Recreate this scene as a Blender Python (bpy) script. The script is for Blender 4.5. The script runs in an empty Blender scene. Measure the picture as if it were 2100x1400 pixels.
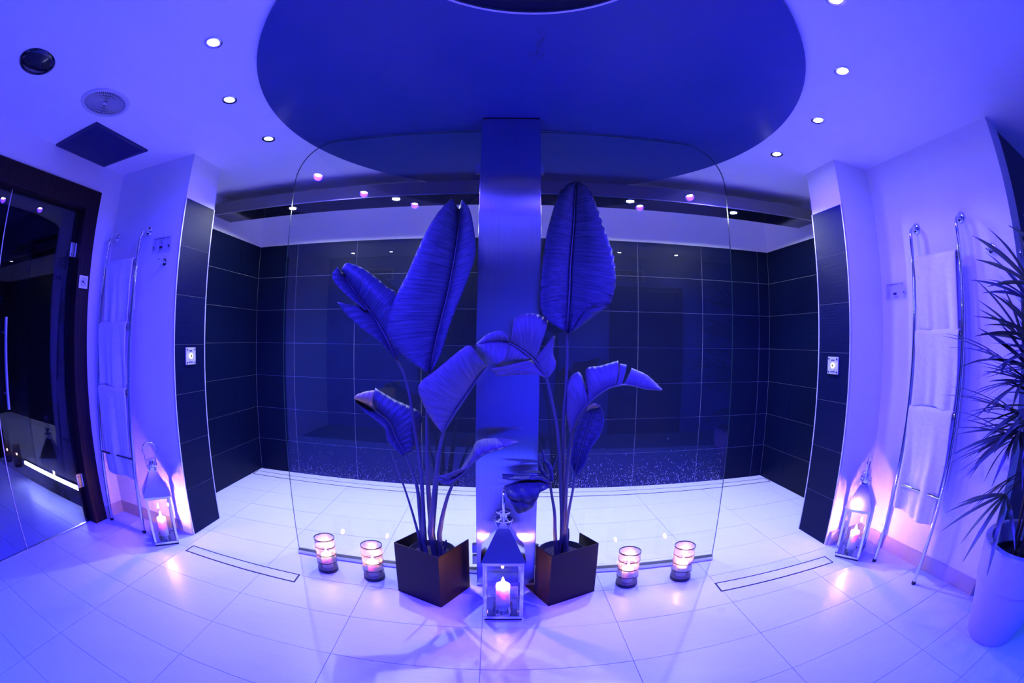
import bpy, math, random
import numpy as np
from mathutils import Vector, Matrix
random.seed(7)
PI = math.pi
SC = bpy.context.scene
COL = SC.collection

# ------------------------------------------------------------------ camera
CAM_H = 1.2532
PITCH, YAW, ROLL, FPX = -0.0033, 0.0298, 0.0125, 930.7
_f = Vector((math.sin(YAW)*math.cos(PITCH), math.cos(YAW)*math.cos(PITCH), math.sin(PITCH)))
_r0 = Vector((math.cos(YAW), -math.sin(YAW), 0)); _u0 = _r0.cross(_f)
RT = math.cos(ROLL)*_r0 + math.sin(ROLL)*_u0
UP = -math.sin(ROLL)*_r0 + math.cos(ROLL)*_u0
FW = _f
cd = bpy.data.cameras.new('fisheye_camera')
cd.type = 'PANO'
cd.panorama_type = 'FISHEYE_EQUISOLID'
cd.sensor_fit = 'HORIZONTAL'
cd.sensor_width = 36.0
cd.sensor_height = 24.0
cd.fisheye_lens = FPX/2100*36.0
cd.fisheye_fov = math.radians(190)
cd.clip_start = 0.02; cd.clip_end = 100
cam = bpy.data.objects.new('fisheye_camera', cd)
COL.objects.link(cam)
M = Matrix((RT, UP, -FW)).transposed().to_4x4(); M.translation = Vector((0, 0, CAM_H))
cam.matrix_world = M
SC.camera = cam

# ------------------------------------------------------------------ world / exposure
w = bpy.data.worlds.new('World'); SC.world = w; w.use_nodes = True
w.node_tree.nodes['Background'].inputs[0].default_value = (0.01, 0.012, 0.05, 1)
w.node_tree.nodes['Background'].inputs[1].default_value = 0.3
SC.view_settings.view_transform = 'Standard'
SC.view_settings.look = 'None'
SC.view_settings.gamma = 1.0
SC.view_settings.use_curve_mapping = False
SC.view_settings.exposure = 0.0
SC.cycles.max_bounces = 7
SC.cycles.diffuse_bounces = 4
SC.cycles.glossy_bounces = 4
SC.cycles.transparent_max_bounces = 14
SC.cycles.use_adaptive_sampling = True
SC.cycles.adaptive_threshold = 0.05
SC.cycles.use_light_tree = False
SC.cycles.caustics_reflective = False
SC.cycles.caustics_refractive = False
SC.cycles.light_sampling_threshold = 0.03
SC.cycles.sample_clamp_indirect = 6.0

# lamp settings used by the builders of the lamps further down
RING_W, RING_COL = 210.0, (0.0135, 0.003, 1.0)
SHOWER_W, SHOWER_SPILL_W, SHOWER_COL = 106.0, 23.0, (0.83, 0.90, 1.0)
FLAME_STRENGTH = 1500.0

# ------------------------------------------------------------------ helpers
def at(u, v, y):
    """point at depth y that the photograph shows at pixel (u, v)"""
    x, yy, y = float(u)-1050.0, 700.0-float(v), float(y)
    r = math.hypot(x, yy); th = 2*math.asin(r/(2*FPX))
    d = math.sin(th)*(x/r*RT + yy/r*UP) + math.cos(th)*FW
    return Vector((0, 0, CAM_H)) + d*(y/d.y)

class MB:
    def __init__(s): s.v = []; s.f = []; s.mi = []; s.uv = {}
    def add(s, vs, fs, mi=0):
        n = len(s.v); s.v += [tuple(p) for p in vs]
        for f in fs: s.f.append(tuple(n+i for i in f)); s.mi.append(mi)
        return s
    def box(s, a, b, mi=0):
        x0, y0, z0 = a; x1, y1, z1 = b
        return s.add([(x0,y0,z0),(x1,y0,z0),(x1,y1,z0),(x0,y1,z0),(x0,y0,z1),(x1,y0,z1),(x1,y1,z1),(x0,y1,z1)],
                     [(0,3,2,1),(4,5,6,7),(0,1,5,4),(1,2,6,5),(2,3,7,6),(3,0,4,7)], mi)
    def prism(s, poly, z0, z1, mi=0):
        n = len(poly)
        vs = [(x,y,z0) for x,y in poly]+[(x,y,z1) for x,y in poly]
        return s.add(vs, [tuple(range(n-1,-1,-1)), tuple(range(n,2*n))]+[(i,(i+1)%n,n+(i+1)%n,n+i) for i in range(n)], mi)
    def tube(s, pts, r, n=10, caps=True, mi=0):
        pts = [Vector(p) for p in pts]; m = len(pts)
        rs = r if isinstance(r, (list, tuple)) else [r]*m
        vs = []; ref = None
        for i, p in enumerate(pts):
            t = (pts[min(i+1,m-1)]-pts[max(i-1,0)]).normalized()
            if ref is None:
                ref = Vector((0,0,1)) if abs(t.z) < .9 else Vector((1,0,0))
            a = (ref - t*ref.dot(t)).normalized(); b = t.cross(a); ref = a
            for k in range(n):
                an = 2*PI*k/n; vs.append(p + rs[i]*(math.cos(an)*a+math.sin(an)*b))
        fs = [(i*n+k, i*n+(k+1)%n, (i+1)*n+(k+1)%n, (i+1)*n+k) for i in range(m-1) for k in range(n)]
        if caps: fs += [tuple(range(n-1,-1,-1)), tuple(range((m-1)*n, m*n))]
        return s.add(vs, fs, mi)
    def lathe(s, prof, c=(0,0,0), n=32, mi=0, caps=True):
        cx, cy, cz = c; m = len(prof)
        vs = [(cx+r*math.cos(2*PI*k/n), cy+r*math.sin(2*PI*k/n), cz+z) for r, z in prof for k in range(n)]
        fs = [(i*n+k, i*n+(k+1)%n, (i+1)*n+(k+1)%n, (i+1)*n+k) for i in range(m-1) for k in range(n)]
        if caps:
            fs += [tuple(range(n-1,-1,-1)), tuple(range((m-1)*n, m*n))]
        return s.add(vs, fs, mi)
    def grid(s, P, mi=0, uv=True):
        n, m = len(P), len(P[0]); base = len(s.v)
        vs = [p for row in P for p in row]
        fs = [(i*m+j, i*m+j+1, (i+1)*m+j+1, (i+1)*m+j) for i in range(n-1) for j in range(m-1)]
        s.add(vs, fs, mi)
        if uv:
            for i in range(n):
                for j in range(m): s.uv[base+i*m+j] = (i/(n-1), j/(m-1))
        return s

def link(o): COL.objects.link(o); return o
def obj(name, mb, mat, parent=None, smooth=False, world=False, bevel=0, solid=0, label=None, cat=None, group=None, kind=None, subs=0, angle=40):
    me = bpy.data.meshes.new(name); me.from_pydata(mb.v, [], mb.f); me.update()
    mats = mat if isinstance(mat, (list, tuple)) else [mat]
    for m_ in mats: me.materials.append(m_)
    if len(mats) > 1: me.polygons.foreach_set('material_index', mb.mi)
    if mb.uv:
        ul = me.uv_layers.new(name='UVMap')
        for lp in me.loops: ul.data[lp.index].uv = mb.uv.get(lp.vertex_index, (0,0))
    if smooth:
        me.polygons.foreach_set('use_smooth', [True]*len(me.polygons))
        try: me.set_sharp_from_angle(angle=math.radians(angle))
        except Exception: pass
    o = link(bpy.data.objects.new(name, me))
    if parent is not None:
        o.parent = parent
        if world and parent.type == 'EMPTY': o.matrix_parent_inverse = Matrix.Translation(-Vector(parent.location))
    if bevel:
        b = o.modifiers.new('bevel', 'BEVEL'); b.width = bevel; b.segments = 2; b.limit_method = 'ANGLE'
    if solid:
        b = o.modifiers.new('thickness', 'SOLIDIFY'); b.thickness = solid; b.offset = 0
    if subs:
        b = o.modifiers.new('smooth', 'SUBSURF'); b.levels = subs; b.render_levels = subs
    return tag(o, label, cat, group, kind)
def tag(o, label=None, cat=None, group=None, kind=None):
    if label: o['label'] = label
    if cat: o['category'] = cat
    if group: o['group'] = group
    if kind: o['kind'] = kind
    return o
def thing(name, label, cat, loc=(0,0,0), rz=0, group=None):
    o = link(bpy.data.objects.new(name, None)); o.empty_display_size = .1
    o.location = loc; o.rotation_euler = (0,0,rz)
    return tag(o, label, cat, group)
def struct(name, mb, mat, parent=None, **k):
    o = obj(name, mb, mat, parent, **k)
    if parent is None: o['kind'] = 'structure'
    return o
def share(name, me, loc, parent, rz=0):
    o = bpy.data.objects.new(name, me); o.location = loc; o.rotation_euler = (0,0,rz); COL.objects.link(o); o.parent = parent
    return o
def spline(pts, n):
    """Catmull-Rom through pts, n samples, even in arc length"""
    P = np.array([list(p) for p in pts], float)
    if len(P) == 2: P = np.array([P[0], (P[0]+P[1])/2, P[1]])
    Q = np.vstack([2*P[0]-P[1], P, 2*P[-1]-P[-2]]); out = []
    for i in range(1, len(Q)-2):
        for t in np.linspace(0, 1, 14, endpoint=False):
            a, b, c, d = Q[i-1], Q[i], Q[i+1], Q[i+2]
            out.append(.5*(2*b+(c-a)*t+(2*a-5*b+4*c-d)*t*t+(3*b-a-3*c+d)*t**3))
    out.append(P[-1]); out = np.array(out)
    L = np.r_[0, np.cumsum(np.linalg.norm(np.diff(out, axis=0), axis=1))]
    q = np.linspace(0, L[-1], n)
    return np.stack([np.interp(q, L, out[:, k]) for k in range(out.shape[1])], 1)

# ------------------------------------------------------------------ materials
class N:
    def __init__(s, name):
        s.m = bpy.data.materials.new(name); s.m.use_nodes = True
        s.t = s.m.node_tree; s.p = s.t.nodes['Principled BSDF']; s.out = s.t.nodes['Material Output']
    def n(s, ty, **k):
        x = s.t.nodes.new(ty)
        for a, b in k.items(): setattr(x, a, b)
        return x
    def l(s, a, b): s.t.links.new(a, b)
    def set(s, **k):
        nm = dict(col='Base Color', rough='Roughness', metal='Metallic', spec='Specular IOR Level', aniso='Anisotropic', coat='Coat Weight',
                  ior='IOR', sss='Subsurface Weight', sheen='Sheen Weight', emi='Emission Strength', ecol='Emission Color', trans='Transmission Weight', alpha='Alpha')
        for a, b in k.items():
            if a in ('col', 'ecol'): b = (*b, 1)
            s.p.inputs[nm[a]].default_value = b
        return s
    def coord(s, which='Object', scale=(1,1,1), rot=(0,0,0)):
        c = s.n('ShaderNodeTexCoord'); mp = s.n('ShaderNodeMapping')
        mp.inputs['Scale'].default_value = scale; mp.inputs['Rotation'].default_value = rot
        s.l(c.outputs[which], mp.inputs['Vector']); return mp.outputs[0]
    def pos(s, scale=(1,1,1)):
        c = s.n('ShaderNodeNewGeometry'); mp = s.n('ShaderNodeMapping'); mp.inputs['Scale'].default_value = scale
        s.l(c.outputs['Position'], mp.inputs['Vector']); return mp.outputs[0]
    def noise(s, vec, scale=5, detail=4, rough=.5):
        x = s.n('ShaderNodeTexNoise'); x.inputs['Scale'].default_value = scale; x.inputs['Detail'].default_value = detail; x.inputs['Roughness'].default_value = rough
        s.l(vec, x.inputs['Vector']); return x.outputs['Fac']
    def ramp(s, fac, stops):
        x = s.n('ShaderNodeValToRGB'); e = x.color_ramp.elements
        while len(e) < len(stops): e.new(.5)
        for el, (p, c) in zip(e, stops): el.position = p; el.color = (*c, 1) if len(c) == 3 else c
        s.l(fac, x.inputs[0]); return x.outputs[0]
    def bump(s, h, strength=.3, dist=.002):
        b = s.n('ShaderNodeBump'); b.inputs['Strength'].default_value = strength; b.inputs['Distance'].default_value = dist
        s.l(h, b.inputs['Height']); s.l(b.outputs[0], s.p.inputs['Normal']); return s

def mat_plain(name, **k): return N(name).set(**k).m
def mat_paint(name, col, rough=.6):
    m = N(name).set(rough=rough); f = m.noise(m.pos(), 6, 3)
    m.l(m.ramp(f, [(.3, tuple(c*.97 for c in col)), (.7, col)]), m.p.inputs['Base Color'])
    g = m.noise(m.pos(), 180, 2); m.bump(g, .06, .001); return m.m
def mat_floor(name, col):
    m = N(name).set(rough=.3, spec=.25); v = m.pos((5, 170, 5)); f = m.noise(v, 1.0, 5, .65)
    oi = m.n('ShaderNodeObjectInfo')
    mx = m.n('ShaderNodeMix', data_type='RGBA'); mx.inputs['Factor'].default_value = .5
    c1 = m.ramp(f, [(.25, tuple(c*.86 for c in col)), (.75, col)])
    c2 = m.ramp(oi.outputs['Random'], [(0, tuple(c*.95 for c in col)), (1, col)])
    mx.blend_type = 'MULTIPLY'; m.l(c1, mx.inputs['A']); m.l(c2, mx.inputs['B']); m.l(mx.outputs['Result'], m.p.inputs['Base Color'])
    m.l(m.ramp(m.noise(m.pos((1,1,1)), 2.2, 3), [(.25, (.27,)*3), (.8, (.37,)*3)]), m.p.inputs['Roughness'])
    m.bump(f, .10, .0012); return m.m
def mat_walltile(name):
    m = N(name).set(rough=.45, spec=.12)
    f = m.noise(m.pos((3, 3, 230)), 1.0, 6, .7)
    oi = m.n('ShaderNodeObjectInfo')
    mx = m.n('ShaderNodeMix', data_type='RGBA', blend_type='MULTIPLY'); mx.inputs['Factor'].default_value = 1
    m.l(m.ramp(f, [(.2, (.0006,.0025,.015)), (.8, (.002,.006,.036))]), mx.inputs['A'])
    m.l(m.ramp(oi.outputs['Random'], [(0, (.8,.8,.8)), (1, (1,1,1))]), mx.inputs['B'])
    m.l(mx.outputs['Result'], m.p.inputs['Base Color'])
    m.bump(f, .55, .0025); return m.m
def mat_glass(name, tint=(1,1,1), rough=0.0, ior=1.5, boost=1.0):
    m = N(name); t = m.t; t.nodes.remove(m.p)
    tr = m.n('ShaderNodeBsdfTransparent'); tr.inputs[0].default_value = (*tint, 1)
    gl = m.n('ShaderNodeBsdfGlossy'); gl.inputs['Roughness'].default_value = rough
    fr = m.n('ShaderNodeFresnel'); ge = m.n('ShaderNodeNewGeometry')
    mr = m.n('ShaderNodeMapRange'); mr.inputs['To Min'].default_value = ior; mr.inputs['To Max'].default_value = 1/ior   # same reflectance on both faces of the pane
    m.l(ge.outputs['Backfacing'], mr.inputs['Value']); m.l(mr.outputs[0], fr.inputs['IOR'])
    mu = m.n('ShaderNodeMath', operation='MULTIPLY'); mu.inputs[1].default_value = boost; mu.use_clamp = True
    mx = m.n('ShaderNodeMixShader'); m.l(fr.outputs[0], mu.inputs[0]); m.l(mu.outputs[0], mx.inputs[0])
    m.l(tr.outputs[0], mx.inputs[1]); m.l(gl.outputs[0], mx.inputs[2]); m.l(mx.outputs[0], m.out.inputs[0])
    return m.m
def mat_emit(name, col, s):
    m = N(name); m.set(col=(0,0,0), ecol=col, emi=s); return m.m
def mat_steel(name):
    m = N(name).set(col=(.56,.56,.62), metal=1, rough=.18, aniso=.98)
    tg = m.n('ShaderNodeTangent', direction_type='RADIAL', axis='Z'); m.l(tg.outputs[0], m.p.inputs['Tangent'])
    m.p.inputs['Anisotropic Rotation'].default_value = 0.0
    f = m.noise(m.pos((420, 420, 3)), 1, 2); m.bump(f, .04, .0004)
    m.l(m.ramp(f, [(.2, (.48,.48,.55)), (.8, (.60,.60,.67))]), m.p.inputs['Base Color']); return m.m
def mat_leaf(name, c0, c1, freq=70, tipc=None):
    m = N(name).set(rough=.42, spec=.3)
    uv = m.n('ShaderNodeUVMap'); uv.uv_map = 'UVMap'
    mp = m.n('ShaderNodeMapping'); mp.inputs['Scale'].default_value = (freq, 1.2, 1); m.l(uv.outputs[0], mp.inputs[0])
    f = m.noise(mp.outputs[0], 1, 4, .6)
    m.l(m.ramp(f, [(.25, c0), (.75, c1)]), m.p.inputs['Base Color'])
    m.bump(f, .5, .006); return m.m
def mat_fabric(name, col):
    m = N(name).set(rough=.95, sheen=.4, spec=.1)
    f = m.noise(m.coord('Object'), 420, 3, .7); m.bump(f, .5, .004)
    m.l(m.ramp(m.noise(m.coord('Object'), 60, 4), [(.3, tuple(c*.9 for c in col)), (.7, col)]), m.p.inputs['Base Color']); return m.m
def mat_wood(name, c0, c1):
    m = N(name).set(rough=.45, spec=.12); f = m.noise(m.pos((60, 60, 2.2)), 1, 5, .65)
    m.l(m.ramp(f, [(.3, c0), (.7, c1)]), m.p.inputs['Base Color']); m.bump(f, .15, .001); return m.m
def mat_wax(name):
    m = N(name).set(col=(.93,.85,.72), rough=.45, sss=1.0); m.p.inputs['Subsurface Radius'].default_value = (1.0,.45,.22)
    m.p.inputs['Subsurface Scale'].default_value = .05
    f = m.noise(m.coord('Object'), 40, 3); m.bump(f, .1, .002); return m.m
def mat_perforated(name):
    m = N(name).set(col=(.30,.25,.22), metal=.85, rough=.4)
    uv = m.n('ShaderNodeUVMap'); uv.uv_map = 'UVMap'
    sx = m.n('ShaderNodeSeparateXYZ'); m.l(uv.outputs[0], sx.inputs[0])
    def wave(sock, k, off=0.0):
        a = m.n('ShaderNodeMath', operation='MULTIPLY'); a.inputs[1].default_value = k; m.l(sock, a.inputs[0])
        b = m.n('ShaderNodeMath', operation='SINE'); m.l(a.outputs[0], b.inputs[0]); return b.outputs[0]
    p = m.n('ShaderNodeMath', operation='MULTIPLY'); m.l(wave(sx.outputs[1], 2*PI*46), p.inputs[0]); m.l(wave(sx.outputs[0], 2*PI*24), p.inputs[1])
    c = m.n('ShaderNodeMath', operation='ABSOLUTE'); m.l(p.outputs[0], c.inputs[0])
    g = m.n('ShaderNodeMath', operation='LESS_THAN'); g.inputs[1].default_value = .30; m.l(c.outputs[0], g.inputs[0])
    m.l(g.outputs[0], m.p.inputs['Alpha']); return m.m
def mat_soil(name):
    m = N(name).set(rough=.95); f = m.noise(m.pos(), 130, 5)
    m.l(m.ramp(f, [(.35, (.01,.008,.006)), (.75, (.10,.07,.05))]), m.p.inputs['Base Color']); m.bump(f, 1, .01); return m.m

WALL = mat_paint('white_wall_paint', (.80,.79,.78))
CEIL = mat_paint('white_ceiling_paint', (.82,.81,.80))
DISC = None
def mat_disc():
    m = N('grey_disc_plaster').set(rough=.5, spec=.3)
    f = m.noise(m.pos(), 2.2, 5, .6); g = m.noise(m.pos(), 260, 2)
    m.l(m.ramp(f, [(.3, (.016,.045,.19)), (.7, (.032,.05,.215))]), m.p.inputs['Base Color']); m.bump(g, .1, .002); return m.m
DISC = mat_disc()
FLOOR = mat_floor('pale_floor_tile', (.71,.735,.76))
SKIRT = mat_floor('beige_skirting_tile', (.62,.55,.48))
GROUT = mat_plain('grey_grout', col=(.16,.155,.15), rough=.9)
TILE = mat_walltile('dark_slate_wall_tile')
WGROUT = mat_plain('pale_wall_grout', col=(.34,.35,.37), rough=.8)
CHROME = mat_plain('polished_chrome', col=(.82,.82,.84), metal=1, rough=.06)
SATIN = mat_plain('satin_steel', col=(.68,.68,.70), metal=1, rough=.28)
STEEL = mat_steel('brushed_steel')
ROOFM = mat_plain('polished_roof_steel', col=(.70,.70,.73), metal=1, rough=.11)
PLATE = mat_plain('matt_steel_plate', col=(.6,.6,.64), metal=.3, rough=.5)
GLASS = mat_glass('clear_screen_glass', (.985,.995,.99), 0, 1.5, 1.0)
GEDGE = mat_plain('dark_glass_edge', col=(.02,.05,.07), rough=.15, spec=.6)
DOORGLASS = mat_glass('smoked_door_glass', (.80,.82,.92), 0, 1.5, 1.3)
LGLASS = mat_glass('lantern_glass', (.98,.98,.98), 0, 1.45, 1.2)
WOOD = mat_wood('dark_stained_wood', (.010,.006,.008), (.028,.016,.016))
BEAMF = mat_plain('grey_beam_lacquer', col=(.16,.155,.16), rough=.3)
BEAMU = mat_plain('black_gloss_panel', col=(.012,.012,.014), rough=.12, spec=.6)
BLACKM = mat_plain('black_metal', col=(.014,.013,.014), rough=.38, metal=.3)
BRONZE = N('dark_bronze_metal').set(col=(.014,.007,.006), metal=.45, rough=.36, spec=.35).m
RUBBER = mat_plain('black_rubber', col=(.01,.01,.011), rough=.7)
TOWEL = mat_fabric('white_towelling', (.82,.80,.80))
WAX = mat_wax('ivory_wax')
FLAME = mat_emit('candle_flame', (1.0,.40,.22), FLAME_STRENGTH)
FLAMEL = mat_emit('lantern_flame', (1.0,.40,.22), FLAME_STRENGTH*1.6)
WICK = mat_plain('charred_wick', col=(.01,.009,.008), rough=.9)
LEAF = mat_leaf('banana_leaf_green', (.012,.020,.026), (.085,.105,.120), 85)
LEAFU = mat_leaf('pale_leaf_underside', (.07,.075,.075), (.20,.19,.18), 80)
LEAFB = mat_leaf('browned_leaf_edge', (.25,.20,.05), (.45,.38,.12), 40)
STEM = mat_plain('leaf_stalk', col=(.08,.085,.075), rough=.45)
PALM = mat_plain('palm_leaf_green', col=(.035,.06,.035), rough=.4)
PALMS = mat_plain('palm_cane', col=(.05,.045,.03), rough=.7)
SOIL = mat_soil('potting_soil')
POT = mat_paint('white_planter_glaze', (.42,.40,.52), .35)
PERF = mat_perforated('perforated_metal_mesh')
INK = mat_plain('dark_print', col=(.02,.02,.03), rough=.6)
PAPER = mat_plain('white_sticker', col=(.8,.8,.82), rough=.5)
ACRYL = mat_glass('frosted_acrylic', (.95,.95,.97), .1, 1.4, .8)
SLAT = mat_plain('dark_grille_paint', col=(.012,.015,.09), rough=.5)
GRILLE = mat_plain('pale_grille_plastic', col=(.55,.55,.58), rough=.5)
LENS = mat_emit('downlight_lens', (.72,.66,1.0), 170.0)
SLENS = mat_emit('shower_light_lens', (.80,.97,1.0), 140.0)
LEDM = mat_emit('led_bar_light', (.40,.44,1.0), 30.0)
BUTTON = mat_emit('backlit_button', (1.0,.86,.55), 6.0)
DARKGLASS = mat_plain('dark_lamp_glass', col=(.008,.010,.02), rough=.08, spec=.6)
SAUNAW = mat_wood('dark_sauna_boards', (.010,.008,.009), (.024,.018,.016))
def mat_translucent(name, col, thru):
    m = N(name); m.t.nodes.remove(m.p)
    a = m.n('ShaderNodeBsdfTranslucent'); a.inputs[0].default_value = (*col,1)
    d = m.n('ShaderNodeBsdfDiffuse'); d.inputs[0].default_value = (*col,1)
    b = m.n('ShaderNodeBsdfTransparent'); x = m.n('ShaderNodeMixShader'); x.inputs[0].default_value = .6
    y = m.n('ShaderNodeMixShader'); y.inputs[0].default_value = thru
    m.l(d.outputs[0], x.inputs[1]); m.l(a.outputs[0], x.inputs[2]); m.l(x.outputs[0], y.inputs[1]); m.l(b.outputs[0], y.inputs[2]); m.l(y.outputs[0], m.out.inputs[0]); return m.m
DROP = mat_translucent('water_drop', (.95,.97,1), .25)
LINER = mat_translucent('frosted_liner', (.62,.46,.44), .80)

# ------------------------------------------------------------------ structure
CZ = 2.395; TT = 2.10; S = -0.0395           # ceiling, tile top, slope of the cross walls
XL, XR = -1.93, 2.03                          # pillar faces
XSL, XSR = -2.27, 2.48                        # shower side walls
WL, WR = -2.71, 2.36                          # door wall, ladder wall
def yback(x): return 3.685 + S*x
LO, LI = 2.144, 2.479                         # left pillar outer / inner y
RO, RI = 1.998, 2.314

# floor: slab with single tiles
slab = struct('floor', MB().box((-5.3,-1.7,-.08),(4.6,4.0,-.003)), GROUT)
X0, Y0 = -.0656, 1.6617
tm = MB().box((-.2988,-.1488,-.009),(.2988,.1488,0)); tme = bpy.data.meshes.new('floor_tile'); tme.from_pydata(tm.v,[],tm.f); tme.materials.append(FLOOR)
for i in range(-9, 8):
    for j in range(-7, 8):
        cx = X0+.6*i+.3; cy = Y0-.3*j-.15
        if cy < -.75 or cy > yback(cx)+.12: continue
        if cx > 4.5 or cx < -5.3: continue
        if cy > 2.2 and not (XSL-.28 < cx < XSR+.28): continue
        if cx < WL-.3 and cy > 2.0: continue
        if cx > WR+.3 and cy > .95: continue
        if math.hypot(cx, cy) > 4.6 and cx < -2.8 and cy < .3: continue
        share('tile', tme, (cx, cy, random.uniform(-.0004,.0004)), slab, PI if random.random()<.5 else 0)
struct('ceiling', MB().box((-2.86,-1.7,CZ),(4.6,4.0,CZ+.1)), CEIL)

# wall tiles: one object for every tile, laid in columns (seams) and courses
def tile_wall(parent, p0, p1, seams, nrm, z1=TT, th=.0022):
    """tiles on the vertical plane p0->p1 (xy), seams = distances along it"""
    a = Vector((*p0,0)); d = (Vector((*p1,0))-a); L = d.length; d.normalize(); n = Vector((*nrm,0))
    ss = [0]+[q for q in seams if .02 < q < L-.02]+[L]; zs = [.0]+[.304+.2995*k for k in range(6)]+[z1]
    g = .0014
    for s0, s1 in zip(ss[:-1], ss[1:]):
        for z0, zz in zip(zs[:-1], zs[1:]):
            m = MB(); c = []
            for z in (z0+g, zz-g):
                for q, o in ((s0+g,0),(s1-g,0),(s1-g,th),(s0+g,th)):
                    p = a+d*q+n*o; c.append((p.x,p.y,z))
            m.add(c, [(0,3,2,1),(4,5,6,7),(0,1,5,4),(1,2,6,5),(2,3,7,6),(3,0,4,7)])
            obj('tile', m, TILE, parent)
def slabwall(name, p0, p1, nrm, th, z0, z1, mat=WALL, off=0):
    n = Vector((*nrm,0)); a = Vector((*p0,0))+n*off; b = Vector((*p1,0))+n*off
    poly = [(a.x,a.y),(b.x,b.y),((b-n*th).x,(b-n*th).y),((a-n*th).x,(a-n*th).y)]
    return struct(name, MB().prism(poly, z0, z1), mat)
nb = Vector((S, 1, 0)).normalized(); NB = (-nb.x*0 , -1)
# back wall of the shower
wb = struct('wall_back', MB().prism([(XSL-.1,yback(XSL-.1)+.002),(XSR+.1,yback(XSR+.1)+.002),(XSR+.1,yback(XSR)+.15),(XSL-.1,yback(XSL)+.15)], 0, TT), WGROUT)
obj('painted_band', MB().prism([(XSL-.1,yback(XSL-.1)+.004),(XSR+.1,yback(XSR+.1)+.004),(XSR+.1,yback(XSR)+.15),(XSL-.1,yback(XSL)+.15)], TT, CZ), WALL, wb)
tile_wall(wb, (XSL,yback(XSL)+.002), (XSR,yback(XSR)+.002), [(-1.837+.6*k)-XSL for k in range(8)], (S*-1*0, -1))
# shower side walls
wsl = struct('wall_shower_left', MB().box((XSL-.15,LI-.0,0),(XSL-.002,yback(XSL)+.1,TT)), WGROUT)
obj('painted_band', MB().box((XSL-.15,LI,TT),(XSL-.005,yback(XSL)+.1,CZ)), WALL, wsl)
tile_wall(wsl, (XSL-.002,yback(XSL)), (XSL-.002,LI), [yback(XSL)-3.417, yback(XSL)-2.817], (1,0))
wsr = struct('wall_shower_right', MB().box((XSR+.002,RI,0),(XSR+.15,yback(XSR)+.1,TT)), WGROUT)
obj('painted_band', MB().box((XSR+.005,RI,TT),(XSR+.15,yback(XSR)+.1,CZ)), WALL, wsr)
tile_wall(wsr, (XSR+.002,RI), (XSR+.002,yback(XSR)), [.30, .90], (-1,0))
# pillars
pl = struct('wall_pillar_left', MB().prism([(XL-.002,LO+.006),(XL-.002,LI-.002),(XSL-.15,LI),(XSL-.15,LO+.012)], 0, TT), WGROUT)
obj('painted_band', MB().prism([(XL-.003,LO),(XL-.003,LI),(XSL-.15,LI+.012),(XSL-.15,LO+.012)], TT, CZ), WALL, pl)
obj('painted_face', MB().prism([(XL-.012,LO-.001),(XL-.012,LO+.005),(XSL-.15,LO+.016),(XSL-.15,LO+.01)], 0, TT), WALL, pl)
tile_wall(pl, (XL-.002,LI), (XL-.002,LO+.006), [], (1,0))
pr = struct('wall_pillar_right', MB().prism([(XR+.002,RO+.006),(WR+.1,RO-.008),(XSR+.15,RI),(XR+.002,RI-.002)], 0, TT), WGROUT)
obj('painted_band', MB().prism([(XR+.003,RO),(WR+.1,RO-.014),(XSR+.15,RI+.012),(XR+.003,RI)], TT, CZ), WALL, pr)
obj('painted_face', MB().prism([(XR+.012,RO-.001),(WR+.02,RO-.016),(WR+.02,RO-.010),(XR+.012,RO+.005)], 0, TT), WALL, pr)
tile_wall(pr, (XR+.002,RO+.006), (XR+.002,RI), [], (-1,0))
for k, (x, y, dx) in enumerate(((XL,LO,-.014),(XL,LI,-.010),(XR,RO,.014),(XR,RI,.010))):
    struct('trim_%d' % (k+1), MB().box((min(x,x+dx)+(.002 if dx<0 else -.002),y-.004,0),(max(x,x+dx)+(.002 if dx<0 else -.002),y+.005,TT)), PLATE)
# alcove wall with the left ladder, ladder wall at the right
AY = 2.155
struct('wall_alcove', MB().box((WL-.15,AY,0),(XSL-.1,AY+.12,CZ)), WALL)
struct('wall_right', MB().box((WR,.858,0),(WR+.16,RO+.05,CZ)), WALL)
struct('wall_right_end', MB().box((WR+.16,.88,0),(4.6,1.0,CZ)), DARKGLASS)
struct('wall_far_right', MB().box((4.5,-1.7,0),(4.62,.88,CZ)), WALL)
# skirtings
struct('baseboard_alcove', MB().box((WL,AY-.010,0),(XL-.03,AY+.005,.083)), SKIRT)
struct('baseboard_left', MB().box((WL-.005,1.951,0),(WL+.010,AY-.008,.083)), SKIRT)
struct('baseboard_pillar', MB().box((XR+.02,RO-.024,0),(WR-.008,RO-.004,.09)), SKIRT)
bR = struct('baseboard_right', MB().box((WR-.010,.86,0),(WR+.004,1.99,.09)), SKIRT)
# door wall with the opening of the cabin
FY, FT, IY, IT = 1.951, 2.207, 1.822, 2.07       # frame: outer edge, outer top, inner edge, inner top
FN = -.25
m = MB().box((WL-.14,FY,0),(WL,AY+.05,CZ)); m.box((WL-.14,-1.7,FT),(WL,FY,CZ)); m.box((WL-.14,-1.7,0),(WL,FN-.13,FT))
struct('wall_left', m, WALL)
# cabin behind the glass
struct('wall_cabin_side', MB().box((-5.2,1.955,0),(WL-.14,2.05,2.4)), SAUNAW)
struct('wall_cabin_far', MB().box((-5.3,-1.7,0),(-5.2,2.05,2.4)), SAUNAW)
struct('wall_cabin_near', MB().box((-5.2,-1.7,0),(WL-.14,-1.6,2.4)), SAUNAW)
struct('ceiling_cabin', MB().box((-5.3,-1.7,2.3),(WL-.14,2.05,2.4)), SAUNAW)
# the room behind the camera
wr = struct('wall_rear', MB().box((-2.86,-1.72,0),(4.6,-1.6,CZ)), mat_paint('rear_wall_blue_light_tint', (.13,.17,.55)))  # blue light falling on this white wall is put into its colour

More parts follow.
